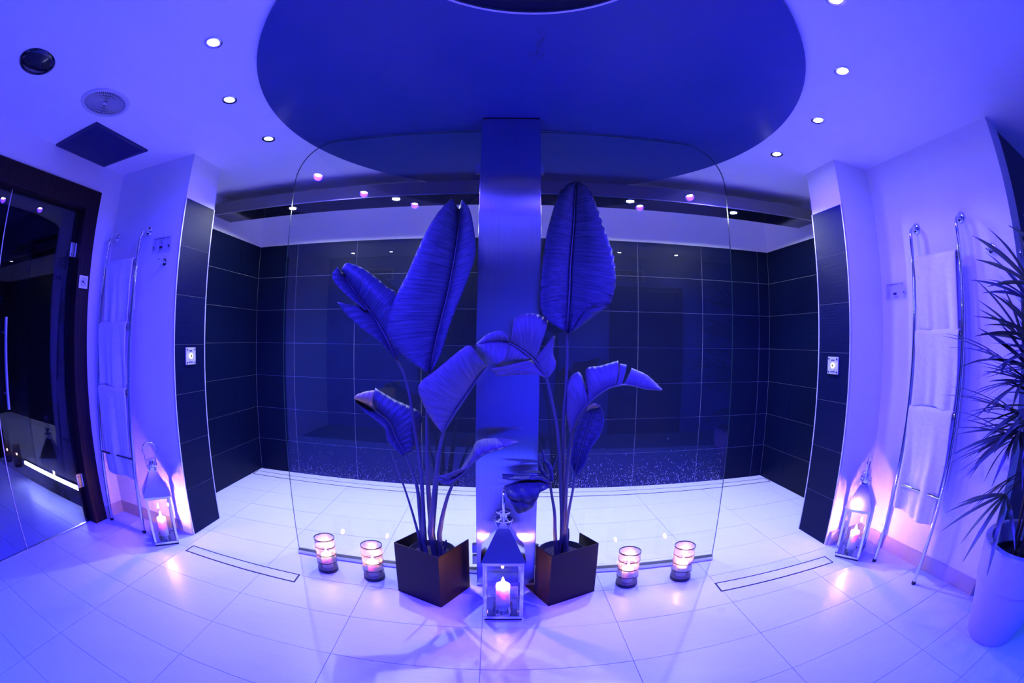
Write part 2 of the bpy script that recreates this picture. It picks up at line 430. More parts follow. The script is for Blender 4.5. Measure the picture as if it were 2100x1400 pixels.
# door of the cabin
d1 = struct('door_1', MB().box((WL-.14,IY,0),(WL+.012,FY,FT)), WOOD, bevel=.003)
obj('frame_head', MB().box((WL-.14,FN-.13,IT),(WL+.012,IY,FT)), WOOD, d1, bevel=.003)
obj('frame_jamb', MB().box((WL-.14,FN-.13,0),(WL+.012,FN,IT)), WOOD, d1, bevel=.003)
obj('door_stop', MB().box((WL-.11,IY-.025,0),(WL-.085,IY+.002,IT)), BLACKM, d1)
GX = WL-.07
lf = obj('glass_leaf', MB().box((GX-.004,1.142,.012),(GX+.004,IY-.006,IT-.006)), DOORGLASS, d1)
obj('glass_panel', MB().box((GX-.004,FN,.006),(GX+.004,1.136,IT-.004)), DOORGLASS, d1)
obj('bright_edge_strip', MB().box((GX-.005,1.136,.006),(GX+.005,1.142,IT-.004)), PLATE, d1)  # pale strip added for the bright line along the glass edge
obj('threshold', MB().box((GX-.006,FN,0),(GX+.006,IY,.006)), SATIN, d1)
for z in (1.80, .30):
    h = MB().box((GX+.004,IY-.052,z-.047),(GX+.014,IY+.002,z+.047)); h.tube([(GX+.014,IY+.004,z-.045),(GX+.014,IY+.004,z+.045)], .009, 10)
    hh = obj('hinge', h, SATIN, d1, bevel=.002)
    for dz in (-.03, .03): obj('screw', MB().tube([(GX+.013,IY-.038,z+dz),(GX+.016,IY-.038,z+dz)], .006, 10), CHROME, hh)
hm = MB().tube([(GX+.062,1.205,.843),(GX+.062,1.205,1.349)], .0125, 14)
hd = obj('handle', hm, SATIN, lf, smooth=True)
for z in (.93, 1.265): obj('handle_post', MB().tube([(GX+.004,1.205,z),(GX+.062,1.205,z)], .007, 10), SATIN, lf, smooth=True)

# rear wall: doors and grilles that the screen mirrors
def rear_door(name, x0, x1, z1):
    d = struct(name, MB().box((x0,-1.602,0),(x1,-1.575,z1)), DARKGLASS)
    obj('frame_head', MB().box((x0-.06,-1.602,z1),(x1+.06,-1.56,z1+.07)), WOOD, d)
    for x in (x0-.06, x1): obj('frame_jamb', MB().box((x,-1.602,0),(x+.06,-1.56,z1)), WOOD, d)
rear_door('door_2', -1.25, -.40, 2.16)
rear_door('door_3', 1.30, 2.22, 1.92)
for k, x in enumerate((-1.95, 1.48)):
    t_ = struct('trim_%d' % (k+5), MB().box((x-.25,-1.602,2.06),(x+.25,-1.585,2.22)), GRILLE)
    for q in range(7): obj('slat', MB().box((x-.23,-1.588,2.075+q*.019),(x+.23,-1.578,2.085+q*.019)), SLAT, t_)

# ------------------------------------------------------------------ ceiling disc and ceiling lamp
dc = (.141, 1.925)
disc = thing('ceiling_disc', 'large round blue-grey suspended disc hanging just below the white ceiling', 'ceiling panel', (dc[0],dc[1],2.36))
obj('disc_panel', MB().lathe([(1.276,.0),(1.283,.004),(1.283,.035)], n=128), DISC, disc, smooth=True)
# scuffs on the disc
sm = MB()
for k in range(60):
    a = random.gauss(0,1); b = random.gauss(0,1)
    x, y = (-.01+a*.012, -.53+b*.05) if k % 2 else (-.015+a*.02, -.44+b*.02)
    l = random.uniform(.006,.02); an = random.uniform(.8,2.2); c, s_ = math.cos(an)*l, math.sin(an)*l
    sm.add([(x-c,y-s_,-.0006),(x+s_*.06,y-c*.06,-.0006),(x+c,y+s_,-.0006),(x-s_*.06,y+c*.06,-.0006)], [(0,1,2,3)])
obj('scuff_mark', sm, INK, disc, kind='stuff')
cl = thing('ceiling_lamp', 'round black glass ceiling lamp with a thin pale rim above the column', 'lamp', (.057,.757,2.30))
obj('rim', MB().lathe([(.392,.0),(.402,.0),(.402,.058),(.392,.058)], n=96, caps=False), GRILLE, cl, smooth=True)
obj('lamp_glass', MB().lathe([(.0001,.03),(.2,.03),(.34,.02),(.391,.008),(.391,.055),(.0001,.058)], n=96, caps=False), DARKGLASS, cl, smooth=True)

# ------------------------------------------------------------------ downlights
def spot(name, loc, energy, col, size, blend, parent, radius=.02, rot=(0,0,0)):
    ld = bpy.data.lights.new(name, 'SPOT'); ld.energy = energy; ld.color = col; ld.spot_size = math.radians(size); ld.spot_blend = blend
    ld.shadow_soft_size = radius
    o = link(bpy.data.objects.new(name, ld)); o.location = loc; o.rotation_euler = rot; o.parent = parent; return o
ringm = MB().lathe([(.024,.001),(.030,.001),(.040,-.004),(.043,-.001),(.043,.003),(.030,.003)], n=28, caps=False)
lensm = MB().lathe([(.0001,.0),(.024,.0)], n=24, caps=False)
def mesh_of(name, mb, mat):
    me = bpy.data.meshes.new(name); me.from_pydata(mb.v,[],mb.f); me.materials.append(mat); me.polygons.foreach_set('use_smooth',[True]*len(me.polygons)); return me
RINGME = mesh_of('trim_ring', ringm, CHROME); LENSME = mesh_of('lens', lensm, LENS)
places = {0: 'left of the disc, third from the camera and nearest the shower', 1: 'left of the disc, middle one of the three in view',
          2: 'left of the disc, the one farthest from the shower', 7: 'right of the disc, cut by the top edge of the picture',
          8: 'right of the disc, second from the top edge', 9: 'right of the disc, third from the top edge', 10: 'right of the disc, nearest the shower beam',
          3: 'mirrored in the screen, leftmost of the ring behind', 4: 'mirrored in the screen, left of the column',
          5: 'mirrored in the steel column from overhead', 6: 'mirrored in the screen, right of the column'}
meas = {0:(-1.353,2.154),1:(-1.328,1.637),2:(-1.14,1.167),7:(1.081,.78),8:(1.402,1.16),9:(1.597,1.621),10:(1.647,2.138)}
for k in range(11):
    a = math.radians(171.2+19.65*k)
    x, y = meas.get(k, (dc[0]+1.495*math.cos(a), dc[1]+1.495*math.sin(a)))
    lab = 'glowing ceiling downlight ' + places[k]
    t = thing('downlight', lab, 'downlight', (x,y,CZ), 0, 'ring of downlights around the ceiling disc')
    share('trim_ring', RINGME, (0,0,0), t); share('lens', LENSME, (0,0,-.0012), t)
    spot('downlight_lamp', (0,0,-.012), RING_W, RING_COL, 164, .8, t, .03)
for x, y, wh in ((-2.2,-1.28,'leftmost'),(-1.65,-1.28,'second from the left'),(1.32,-1.28,'second from the right'),(2.1,-1.28,'rightmost')):
    t = thing('downlight', 'small ceiling downlight mirrored low in the screen, %s of four' % wh, 'downlight', (x,y,CZ), 0, 'downlights along the rear wall')
    share('trim_ring', RINGME, (0,0,0), t); share('lens', LENSME, (0,0,-.0012), t)
    spot('downlight_lamp', (0,0,-.012), RING_W*.9, (.006,.10,1.0), 110, .5, t, .03)

# ------------------------------------------------------------------ shower beam with its lights
def ybeam(x): return 2.835 + S*x
bx0, bx1, bz0, bz1 = XSL-.003, 2.445, 2.206, 2.30
beam = thing('light_beam', 'long dark beam with four spotlights hung across the shower', 'beam', (0.09, ybeam(.09), bz0))
m = MB().prism([(bx0,ybeam(bx0)),(bx1,ybeam(bx1)),(bx1,ybeam(bx1)+.26),(bx0,ybeam(bx0)+.26)], bz0+.006, bz1)
obj('beam_box', m, BEAMF, beam, world=True)
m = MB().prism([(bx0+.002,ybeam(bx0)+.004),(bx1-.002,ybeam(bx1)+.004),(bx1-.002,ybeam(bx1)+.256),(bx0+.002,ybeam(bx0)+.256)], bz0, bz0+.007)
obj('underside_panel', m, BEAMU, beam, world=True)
m = MB().prism([(bx0+.002,ybeam(bx0)-.001),(bx1-.002,ybeam(bx1)-.001),(bx1-.002,ybeam(bx1)+.004),(bx0+.002,ybeam(bx0)+.004)], bz0-.001, bz0+.005)
obj('edge_strip', m, SATIN, beam, world=True)
for i, (x, y, lab) in enumerate(((-1.542,2.964,'leftmost'),(-.715,2.907,'second from the left'),(.877,2.85,'second from the right'),(1.694,2.842,'rightmost'))):
    t = thing('shower_spotlight', 'white glowing spotlight under the shower beam, %s of four' % lab, 'spotlight', (x,y+.02,bz0), 0, 'spotlights under the shower beam')
    o = share('trim_ring', RINGME, (0,0,-.002), t)
    l = obj('lens', MB().lathe([(.0001,-.003),(.026,-.003)], n=20, caps=False), SLENS, t)
    spot('spotlight_lamp', (0,0,-.02), SHOWER_W, SHOWER_COL, 104, .85, t, .012)
    spot('spotlight_spill', (0,0,-.02), SHOWER_SPILL_W, SHOWER_COL, 173, .12, t, .012)

# ------------------------------------------------------------------ column and glass screen
col = thing('steel_column', 'tall brushed steel column standing in front of the shower screen', 'column', (.044,2.13,0))
cz = 2.352
obj('column_body', MB().prism([(-.101,2.052),(.189,2.042),(.189,2.215),(-.101,2.225)], .02, cz), STEEL, col, world=True, bevel=.0025)
obj('plinth', MB().prism([(-.104,2.050),(.192,2.040),(.192,2.217),(-.104,2.227)], 0, .022), SATIN, col, world=True)
obj('cap_joint', MB().prism([(-.096,2.057),(.184,2.047),(.184,2.21),(-.096,2.22)], cz, 2.362), BLACKM, col, world=True)
def yg(x): return 2.197-.0311*x
def pane(x0, x1, rleft, rright, z0=.012, z1=2.349, R=.235, th=.010):
    pts = [(x0,z0),(x1,z0)]
    if rright:
        pts += [(x1-R+R*math.cos(a), z1-R+R*math.sin(a)) for a in np.linspace(0,PI/2,14)]
    else: pts += [(x1,z1)]
    if rleft:
        pts += [(x0+R-R*math.sin(a), z1-R+R*math.cos(a)) for a in np.linspace(0,PI/2,14)]
    else: pts += [(x0,z1)]
    n = len(pts); m = MB()
    vs = [(x,yg(x)-th/2,z) for x,z in pts]+[(x,yg(x)+th/2,z) for x,z in pts]
    m.add(vs, [tuple(range(n))], 0); nb_ = len(m.v)
    m.f.append(tuple(range(2*n-1,n-1,-1))); m.mi.append(0)
    for i in range(n):
        j = (i+1)%n; m.f.append((j,i,n+i,n+j)); m.mi.append(1)
    return m
for side, x0, x1, lab in (('l',-1.16,-.103,'clear glass shower screen with rounded top corner, left of the steel column'),('r',.191,1.237,'clear glass shower screen with rounded top corner, right of the steel column')):
    t = thing('shower_screen', lab, 'glass screen', ((x0+x1)/2, yg((x0+x1)/2), 0), 0, 'glass shower screens')
    gp = obj('glass_pane', pane(x0,x1,side=='l',side=='r'), [GLASS,GEDGE], t, world=True)
    obj('floor_channel', MB().prism([(x0,yg(x0)-.018),(x1,yg(x1)-.018),(x1,yg(x1)+.018),(x0,yg(x0)+.018)], 0, .024), SATIN, t, world=True)
    xx = (-.106,-.13) if side == 'l' else (.194,.218)
    for z in (.06, .13, 2.1):
        obj('clamp', MB().prism([(min(xx),yg(xx[0])-.016),(max(xx),yg(xx[1])-.016),(max(xx),yg(xx[1])+.016),(min(xx),yg(xx[0])+.016)], z, z+.05), SATIN, t, world=True)
    dm = MB(); rnd = random.Random(3 if side == 'l' else 5)
    for k in range(1700):
        x = rnd.uniform(x0+.02, x1-.02)
        z = .47+abs(rnd.gauss(0,.055 if side == 'l' else .075)) if rnd.random() < .9 else .45+rnd.random()*.25
        r = rnd.uniform(.0005,.0012); y = yg(x)+.0051; e = rnd.uniform(1,2.2) if side == 'l' else rnd.uniform(1,4.5)
        dm.add([(x-r,y,z),(x,y,z-r*e),(x+r,y,z),(x,y,z+r*e),(x,y+r*.8,z-r*.2)], [(0,1,4),(1,2,4),(2,3,4),(3,0,4)])
    obj('water_drops', dm, DROP, t, smooth=True, world=True, kind='stuff', angle=180)

# ------------------------------------------------------------------ drains
def drain(quad, lab):
    (ax,ay),(bx_,by),(cx_,cy),(dx_,dy) = quad      # near-left, near-right, far-right, far-left
    c = ((ax+bx_+cx_+dx_)/4, (ay+by+cy+dy)/4, 0)
    t = thing('floor_drain', lab, 'drain', c, 0, 'linear floor drains')
    P = [Vector((x,y,0)) for x, y in quad]; ctr = Vector(c)
    def inset(k):
        out = []
        for i in range(4):
            p, q, r = P[i-1], P[i], P[(i+1)%4]
            e1 = (p-q).normalized(); e2 = (r-q).normalized(); out.append(q+(e1+e2)*k)
        return out
    I = inset(.009)
    for i in range(4):
        j = (i+1)%4
        obj('frame_bar', MB().prism([(P[i].x,P[i].y),(P[j].x,P[j].y),(I[j].x,I[j].y),(I[i].x,I[i].y)], -.002, .0016), RUBBER, t, world=True)
    obj('tile_insert', MB().prism([(p.x,p.y) for p in I], -.002, .0012), FLOOR, t, world=True)
drain([(-1.839,1.915),(-1.042,1.880),(-1.046,1.972),(-1.836,2.006)], 'narrow floor drain with black frame left of the screen, near the left pillar')
drain([(1.123,1.781),(1.919,1.763),(1.924,1.862),(1.127,1.878)], 'narrow floor drain with black frame right of the screen, near the right pillar')
drain([(-2.26,yback(-2.26)-.215),(2.47,yback(2.47)-.215),(2.47,yback(2.47)-.105),(-2.26,yback(-2.26)-.105)], 'full-width floor drain along the back wall of the shower')

# ------------------------------------------------------------------ towel ladders and towels
RUNGS = (1.715, 1.315, .910, .490)
def rail_out(z): return -(.195-.062*z)
def ladder(loc, rz, lab):
    t = thing('towel_ladder', lab, 'towel ladder', loc, rz, 'chrome towel ladders'); hw = .19
    for s in (-1, 1):
        pts = [(s*hw, rail_out(z), z) for z in (0.012,.5,1.0,1.5,1.80)]
        y0 = rail_out(1.84)
        for a in np.linspace(0, PI/2, 8): pts.append((s*hw, y0+.055*(1-math.cos(a)), 1.855+.065*math.sin(a)))
        pts.append((s*hw, -.004, 1.922))
        obj('rail', MB().tube(pts, .0125, 14), CHROME, t, smooth=True)
        obj('foot_cap', MB().tube([(s*hw, rail_out(0), .0),(s*hw, rail_out(0), .018)], .0145, 14), RUBBER, t, smooth=True)
        fl = MB().tube([(s*hw,-.016,1.922),(s*hw,-.010,1.922),(s*hw,-.004,1.922),(s*hw,-.0005,1.922)], [.022,.030,.034,.034], 24)
        obj('wall_flange', fl, CHROME, t, smooth=True)
    for z in RUNGS:
        obj('rung', MB().tube([(-hw,rail_out(z),z),(hw,rail_out(z),z)], .010, 12), CHROME, t, smooth=True)
    return t
LADL = ((-2.458,AY,0), 0.0); LADR = ((WR,1.423,0), -PI/2)
ladder(*LADL, 'chrome towel ladder leaning in the left alcove beside the glass door')
ladder(*LADR, 'chrome towel ladder leaning on the right wall beside the palm')
def towel(lad, ri, width, front, back, seed, lab, off=0.0, skew=0.0):
    loc, rz = lad; rnd = random.Random(seed); zr = RUNGS[ri]; yr = rail_out(zr)
    R = Matrix.Rotation(rz, 3, 'Z'); origin = Vector(loc)+R @ Vector((off,yr,zr))
    prof = [(-.021-.004*(1-k/9), -front+front*k/9) for k in range(10)]
    prof += [(-.021*math.cos(a), .021*math.sin(a)+.001) for a in np.linspace(.25, PI-.25, 7)]
    prof += [(.021+.006*(k/9), -back*k/9) for k in range(10)]
    pr_ = spline(prof, 60); nx = 26; ph = [rnd.uniform(0,6.3) for _ in range(4)]
    P = []
    for yy, zz in pr_:
        row = []
        hang = min(1, max(0, -zz/.35))
        for k in range(nx):
            q = k/(nx-1); x = (q-.5)*width*(1-.05*hang)
            rip = .011*hang*math.sin(9*q+ph[0])+.006*hang*math.sin(19*q+ph[1]+3*zz)+.003*math.sin(31*q+ph[2])*hang
            sag = .010*math.sin(5*q+ph[3])*hang + skew*(q-.5)*hang
            row.append((x+.004*math.sin(14*zz+ph[1]), yy+(rip if yy < 0 else -rip*.6)*(1 if abs(yy) > .012 else .3), zz+sag))
        P.append(row)
    o = obj('hand_towel', MB().grid(P), TOWEL, None, smooth=True, solid=.011, subs=1, label=lab, cat='towel', group='white towels on the ladders', angle=180)
    o.location = origin; o.rotation_euler = (0,0,rz)
    # woven border near the hem
    return o
towel(LADL, 0, .315, .385, .30, 1, 'white towel on the top rung of the left ladder', .01)
towel(LADL, 1, .330, .385, .36, 2, 'white towel on the second rung of the left ladder', -.005)
towel(LADL, 2, .335, .555, .50, 3, 'long white towel on the third rung of the left ladder', 0, -.03)
towel(LADR, 0, .335, .385, .33, 4, 'white towel on the top rung of the right ladder', 0)
towel(LADR, 1, .340, .385, .36, 5, 'white towel on the second rung of the right ladder', .005)
towel(LADR, 2, .345, .575, .48, 6, 'long white towel on the third rung of the right ladder', 0, -.02)

# ------------------------------------------------------------------ lanterns with pillar candles
def flame_mb(h=.034, r=.0075, z=0):
    return MB().lathe([(.0003,z),(r*.6,z+h*.10),(r,z+h*.28),(r*.8,z+h*.52),(r*.38,z+h*.8),(.0003,z+h)], n=12, caps=False)
def lantern(loc, rz, where):
    t = thing('candle_lantern', 'polished steel lantern with pyramid roof and glass sides '+where, 'lantern', loc, rz, 'steel candle lanterns')
    H = .088
    obj('foot_plate', MB().box((-H+.004,-H+.004,0),(H-.004,H-.004,.012)), BLACKM, t)
    obj('base_tray', MB().box((-H,-H,.010),(H,H,.026)), CHROME, t, bevel=.002)
    for sx in (-1,1):
        for sy in (-1,1):
            x, y = sx*(H-.008), sy*(H-.008)
            obj('post', MB().box((x-.008,y-.008,.026),(x+.008,y+.008,.305)), CHROME, t, bevel=.0015)
    fr = MB()
    for s in (-1,1):
        fr.box((-H,s*(H-.008)-.008,.303),(H,s*(H-.008)+.008,.322)); fr.box((s*(H-.008)-.008,-H+.016,.303),(s*(H-.008)+.008,H-.016,.322))
    obj('top_frame', fr, CHROME, t)
    for s in (-1,1):
        obj('glass_pane', MB().box((-H+.014,s*(H-.010)-.0015,.026),(H-.014,s*(H-.010)+.0015,.305)), LGLASS, t)
        obj('glass_pane', MB().box((s*(H-.010)-.0015,-H+.014,.026),(s*(H-.010)+.0015,H-.014,.305)), LGLASS, t)
    a, b = .096, .026
    ro = MB().add([(-a,-a,.320),(a,-a,.320),(a,a,.320),(-a,a,.320),(-b,-b,.458),(b,-b,.458),(b,b,.458),(-b,b,.458)],
                  [(0,3,2,1),(4,5,6,7),(0,1,5,4),(1,2,6,5),(2,3,7,6),(3,0,4,7)])
    roof = obj('roof', ro, ROOFM, t)
    nk = MB()
    for sx in (-1,1):
        for sy in (-1,1): nk.tube([(sx*.024,sy*.024,.456),(sx*.030,sy*.030,.480),(sx*.034,sy*.010,.498)], .0035, 6)
    nk.add([(-.024,-.024,.458),(.024,-.024,.458),(.024,.024,.458),(-.024,.024,.458),(0,0,.492)], [(0,1,4),(1,2,4),(2,3,4),(3,0,4)])
    obj('vent_neck', nk, CHROME, t)
    obj('collar', MB().lathe([(.014,.486),(.040,.490),(.040,.496),(.016,.502),(.014,.525)], n=24, caps=False), CHROME, t, smooth=True)
    obj('cap', MB().lathe([(.012,.522),(.030,.526),(.030,.532),(.0005,.540)], n=24, caps=False), CHROME, t, smooth=True)
    pts = [(0,.037,.495),(0,.037,.520),(0,.042,.536)]
    pts += [(0,.050*math.cos(a), .583+.050*math.sin(a)) for a in np.linspace(-.55, PI+.55, 22)]
    pts += [(0,-.042,.536),(0,-.037,.520),(0,-.037,.495)]
    obj('handle', MB().tube(pts, .0045, 8), CHROME, t, smooth=True)
    pl_ = MB().lathe([(.0005,.0265),(.046,.0265),(.047,.045),(.044,.045),(.043,.030),(.0005,.030)], n=28, caps=False)
    obj('candle_plate', pl_, CHROME, t, smooth=True)
    c = thing('pillar_candle', 'lit ivory pillar candle inside the lantern '+where, 'candle', (loc[0],loc[1],.030), rz, 'pillar candles in the lanterns')
    obj('wax', MB().lathe([(.0005,.001),(.032,.001),(.033,.004),(.033,.118),(.031,.124),(.026,.125),(.016,.121),(.0005,.119)], n=28, caps=False), WAX, c, smooth=True)
    obj('wick', MB().tube([(0,0,.118),(0,.001,.130)], .0012, 6), WICK, c)
    obj('flame', flame_mb(.036,.0075,.129), FLAMEL, c, smooth=True)
lantern((.027,1.812,0), 0.0, 'in front of the steel column')
lantern((-2.057,1.968,0), math.radians(-42), 'beside the left pillar')
lantern((2.096,1.797,0), math.radians(-59), 'beside the right pillar')

# ------------------------------------------------------------------ perforated candle holders
def holder(x, y, where):
    t = thing('candle_holder', 'perforated metal candle holder with four rings '+where, 'candle holder', (x,y,0), 0, 'perforated candle holders along the screen')
    R, Hh = .0565, .203
    m = MB(); n = 48
    P = [[(R*math.cos(2*PI*k/n), R*math.sin(2*PI*k/n), .018+(Hh-.022)*i/8) for k in range(n+1)] for i in range(9)]
    obj('mesh_sleeve', m.grid(P), PERF, t, smooth=True)
    for z in (.155, .108, .062):
        obj('band', MB().lathe([(R+.0002,z-.0022),(R+.0014,z-.0022),(R+.0014,z+.0022),(R+.0002,z+.0022)], n=40, caps=False), BLACKM, t, smooth=True)
    obj('rim', MB().lathe([(R-.0015,Hh-.005),(R+.0014,Hh-.005),(R+.0014,Hh),(R-.0015,Hh)], n=40, caps=False), BLACKM, t, smooth=True)
    obj('base', MB().lathe([(.0005,0),(R+.001,0),(R+.001,.018),(R-.001,.02),(.0005,.02)], n=40, caps=False), BLACKM, t, smooth=True)
    obj('glass_liner', MB().lathe([(R-.004,.021),(R-.004,Hh-.004)], n=36, caps=False), LINER, t, smooth=True)
    c = thing('votive_candle', 'small lit white candle inside the holder '+where, 'candle', (x,y,.021), 0, 'votive candles in the holders')
    obj('wax', MB().lathe([(.0005,.0),(.030,.0),(.031,.003),(.031,.074),(.028,.078),(.0005,.076)], n=28, caps=False), WAX, c, smooth=True)
    obj('wick', MB().tube([(0,0,.075),(0,.001,.085)], .001, 6), WICK, c)
    obj('flame', flame_mb(.030,.006,.084), FLAME, c, smooth=True)
holder(-.918,2.085,'at the far left of the screen')
holder(-.645,2.065,'next to the left planter')
holder(.668,2.012,'next to the right planter')
holder(.972,2.003,'at the far right of the screen')

# ------------------------------------------------------------------ planters
def wall_strip(path, th, z0, z1):
    """folded sheet of metal that follows path (xy), th thick towards its left"""
    P = [Vector((*p,0)) for p in path]; n = len(P); inner = []
    for i in range(n):
        d1 = (P[i]-P[i-1]).normalized() if i else (P[1]-P[0]).normalized()
        d2 = (P[i+1]-P[i]).normalized() if i < n-1 else d1
        b = Vector((-d1.y,d1.x,0))+Vector((-d2.y,d2.x,0)); b.normalize()
        k = th/max(.3, b.dot(Vector((-d1.y,d1.x,0)))); inner.append(P[i]+b*k)
    poly = [(p.x,p.y) for p in P]+[(p.x,p.y) for p in reversed(inner)]
    m = MB()
    for i in range(n-1):
        m.prism([(P[i].x,P[i].y),(P[i+1].x,P[i+1].y),(inner[i+1].x,inner[i+1].y),(inner[i].x,inner[i].y)], z0, z1)
    return m
def planter(corners, path, potc, lab):
    t = thing('metal_planter', lab, 'planter', (potc[0],potc[1],0), 0, 'dark bronze planters')
    for a, b in zip(path[:-1], path[1:]):
        obj('side_panel', wall_strip([a,b], .005, 0, .287), BRONZE, t, world=True, bevel=.0015)
    obj('bottom_plate', MB().prism(corners, .004, .010), BRONZE, t, world=True)
    rr = .112
    obj('inner_pot', MB().lathe([(.085,.010),(rr,.235),(rr+.004,.24),(rr-.005,.243),(.090,.20)], (0,0,0), 36, caps=False), RUBBER, t, smooth=True)
    sm = MB(); rings = 7
    sm.lathe([(.0005,.222)]+[(rr*.95*k/rings,.222+.006*math.sin(7*k)) for k in range(1,rings+1)], n=30, caps=False)
    obj('soil', sm, SOIL, t, smooth=True)
    return t
A1, A2, A3 = (-.492,1.949), (-.261,1.819), (-.137,2.034); A4 = (-.368,2.164)
planter([A1,A2,A3,A4], [A4,A1,A2,A3], ((A1[0]+A3[0])/2,(A1[1]+A3[1])/2), 'square dark bronze planter left of the column with a tall leafy plant')
B1, B2, B3 = (.183,1.967), (.243,1.842), (.487,1.961)
B4 = (.487-.100,1.961+.200); B0 = (.243-.100,1.842+.200)
planter([B2,B3,B4,B0], [B1,B2,B3,(.487-.068,1.961+.140)], ((B2[0]+B4[0])/2,(B2[1]+B4[1])/2), 'angled dark bronze planter right of the column with a tall leafy plant')

# ------------------------------------------------------------------ big-leaved plants
def leaf_panel(mb, mids, edges, dm, de, bulge=.02, pleat=.003, np_=16, n=44, mm=10):
    """surface between midrib pixels and edge pixels; dm/de = depths (start, end) of rib and edge"""
    A = spline(mids, n); B = spline(edges, n); P = []
    for i in range(n):
        s = i/(n-1); a = at(A[i][0],A[i][1], dm[0]+(dm[1]-dm[0])*s); b = at(B[i][0],B[i][1], de[0]+(de[1]-de[0])*s); row = []
        for j in range(mm):
            q = j/(mm-1); p = a.lerp(b, q)
            p = p+Vector((0, -bulge*math.sin(PI*q) + pleat*math.sin(2*PI*np_*(s+.12*q))*min(1,q*4), 0)); row.append(tuple(p))
        P.append(row)
    mb.grid(P)
def leaf(parent, panels, rib=None, ribd=None, mat=LEAF, rr=(.006,.002), label=None):
    mb = MB()
    for p in panels: leaf_panel(mb, **p)
    o = obj('leaf', mb, mat, parent, smooth=True, world=True, solid=.0016, angle=180, label=label)
    if rib:
        R = spline(rib, 24); pts = [at(u,v, ribd[0]+(ribd[1]-ribd[0])*i/23) for i,(u,v) in enumerate(R)]
        obj('midrib', MB().tube(pts, [rr[0]+(rr[1]-rr[0])*i/23 for i in range(24)], 8), STEM, o, smooth=True)
    return o
def stalk(parent, px, d, r, base):
    """leaf stalk from a soil point up through pixels"""
    R = spline(px, 26); pts = [at(u,v, d[0]+(d[1]-d[0])*i/25) for i,(u,v) in enumerate(R)]
    if base: pts = pts+[Vector(base)]
    k = len(pts)
    obj('stalk', MB().tube(pts, [r[0]+(r[1]-r[0])*i/(k-1) for i in range(k)], 10), STEM, parent, smooth=True, world=True)
PLX, PLY = (A1[0]+A3[0])/2, (A1[1]+A3[1])/2
pa = thing('leafy_plant', 'tall plant with five broad pleated leaves in the planter left of the column', 'plant', (PLX,PLY,.23), 0, 'broad-leaved plants')
D = dict
# upright leaf beside the column
leaf(pa, [D(mids=[(882,764),(894,703),(906,651),(917,609),(927,557),(936,503),(941,463),(941,430)], edges=[(874,762),(834,737),(797,694),(796,655),(811,609),(837,557),(866,491),(889,449),(909,423),(926,407)], dm=(1.96,2.05), de=(1.90,2.02), bulge=.03, np_=24),
          D(mids=[(882,764),(894,703),(906,651),(917,609),(927,557),(936,503),(941,463),(941,430)], edges=[(885,762),(903,729),(926,657),(951,594),(971,540),(976,506),(971,463),(963,429),(948,408)], dm=(1.96,2.05), de=(1.93,2.00), bulge=.012, np_=24)],
     [(882,764),(894,703),(906,651),(917,609),(927,557),(936,503),(941,463),(941,425)], (1.955,2.045))
stalk(pa, [(882,764),(876,848),(877,963),(880,1028),(885,1090)], (1.96,1.98), (.006,.013), (PLX+.01,PLY+.01,.21))
# upper left leaf, split on its lower half
leaf(pa, [D(mids=[(811,735),(791,691),(766,649),(743,620),(721,589),(706,563)], edges=[(842,720),(838,660),(816,604),(797,590),(774,571),(743,549),(711,539),(704,549)], dm=(2.02,2.08), de=(2.06,2.06), bulge=.03),
          D(mids=[(756,637),(743,620),(721,589),(706,563)], edges=[(749,636),(711,606),(687,580),(681,563),(693,547)], dm=(2.035,2.08), de=(2.0,2.02), bulge=.02, np_=10),
          D(mids=[(811,735),(791,691),(766,649),(752,632)], edges=[(811,736),(774,697),(746,677),(711,646),(691,619)], dm=(2.02,2.04), de=(2.0,1.98), bulge=.012, np_=10)],
     [(811,735),(791,691),(766,649),(743,620),(721,589),(706,563)], (2.012,2.072))
stalk(pa, [(811,735),(828,766),(841,815),(848,864),(856,913),(863,963),(867,1028),(869,1078)], (2.02,1.95), (.006,.011), (PLX-.03,PLY-.02,.21))
# lower left leaf with curled browned tip
leaf(pa, [D(mids=[(831,931),(812,897),(798,867),(771,844)], edges=[(858,915),(863,880),(863,848),(841,833),(808,818),(769,795)], dm=(1.99,2.04), de=(2.04,2.06), bulge=.025, np_=12),
          D(mids=[(831,931),(812,897),(798,867),(771,844),(752,831),(731,818)], edges=[(825,935),(795,904),(789,879),(769,861),(746,844),(729,821)], dm=(1.99,2.05), de=(1.95,2.0), bulge=.015, np_=12)],
     [(831,931),(812,897),(798,867),(771,844),(752,831),(731,818)], (1.983,2.042))
leaf(pa, [D(mids=[(771,844),(752,831),(731,818)], edges=[(769,800),(752,802),(733,808)], dm=(2.04,2.05), de=(1.98,1.99), bulge=.05, np_=4, n=20)], mat=LEAFB, label='yellowed curled leaf tip')
stalk(pa, [(831,931),(844,963),(856,1002),(862,1061),(867,1105)], (1.99,1.96), (.006,.012), (PLX-.02,PLY-.035,.21))
# leaf leaning towards the column
leaf(pa, [D(mids=[(910,882),(936,841),(963,802),(982,772),(999,749)], edges=[(905,884),(890,867),(874,841),(858,802),(864,782),(890,762),(913,743),(946,716),(963,708),(979,723),(997,748)], dm=(1.90,1.90), de=(1.87,1.86), bulge=.03, np_=14),
          D(mids=[(910,882),(936,841),(963,802),(982,772),(999,749)], edges=[(911,882),(934,838),(960,800),(981,770),(999,748)], dm=(1.90,1.90), de=(1.94,1.96), bulge=.0, np_=10)],
     [(910,882),(936,841),(963,802),(982,772),(999,749)], (1.895,1.893), mat=LEAFU, rr=(.007,.003))
stalk(pa, [(910,882),(900,930),(895,979),(890,1028),(884,1090)], (1.90,1.94), (.007,.018), (PLX+.02,PLY-.02,.21))
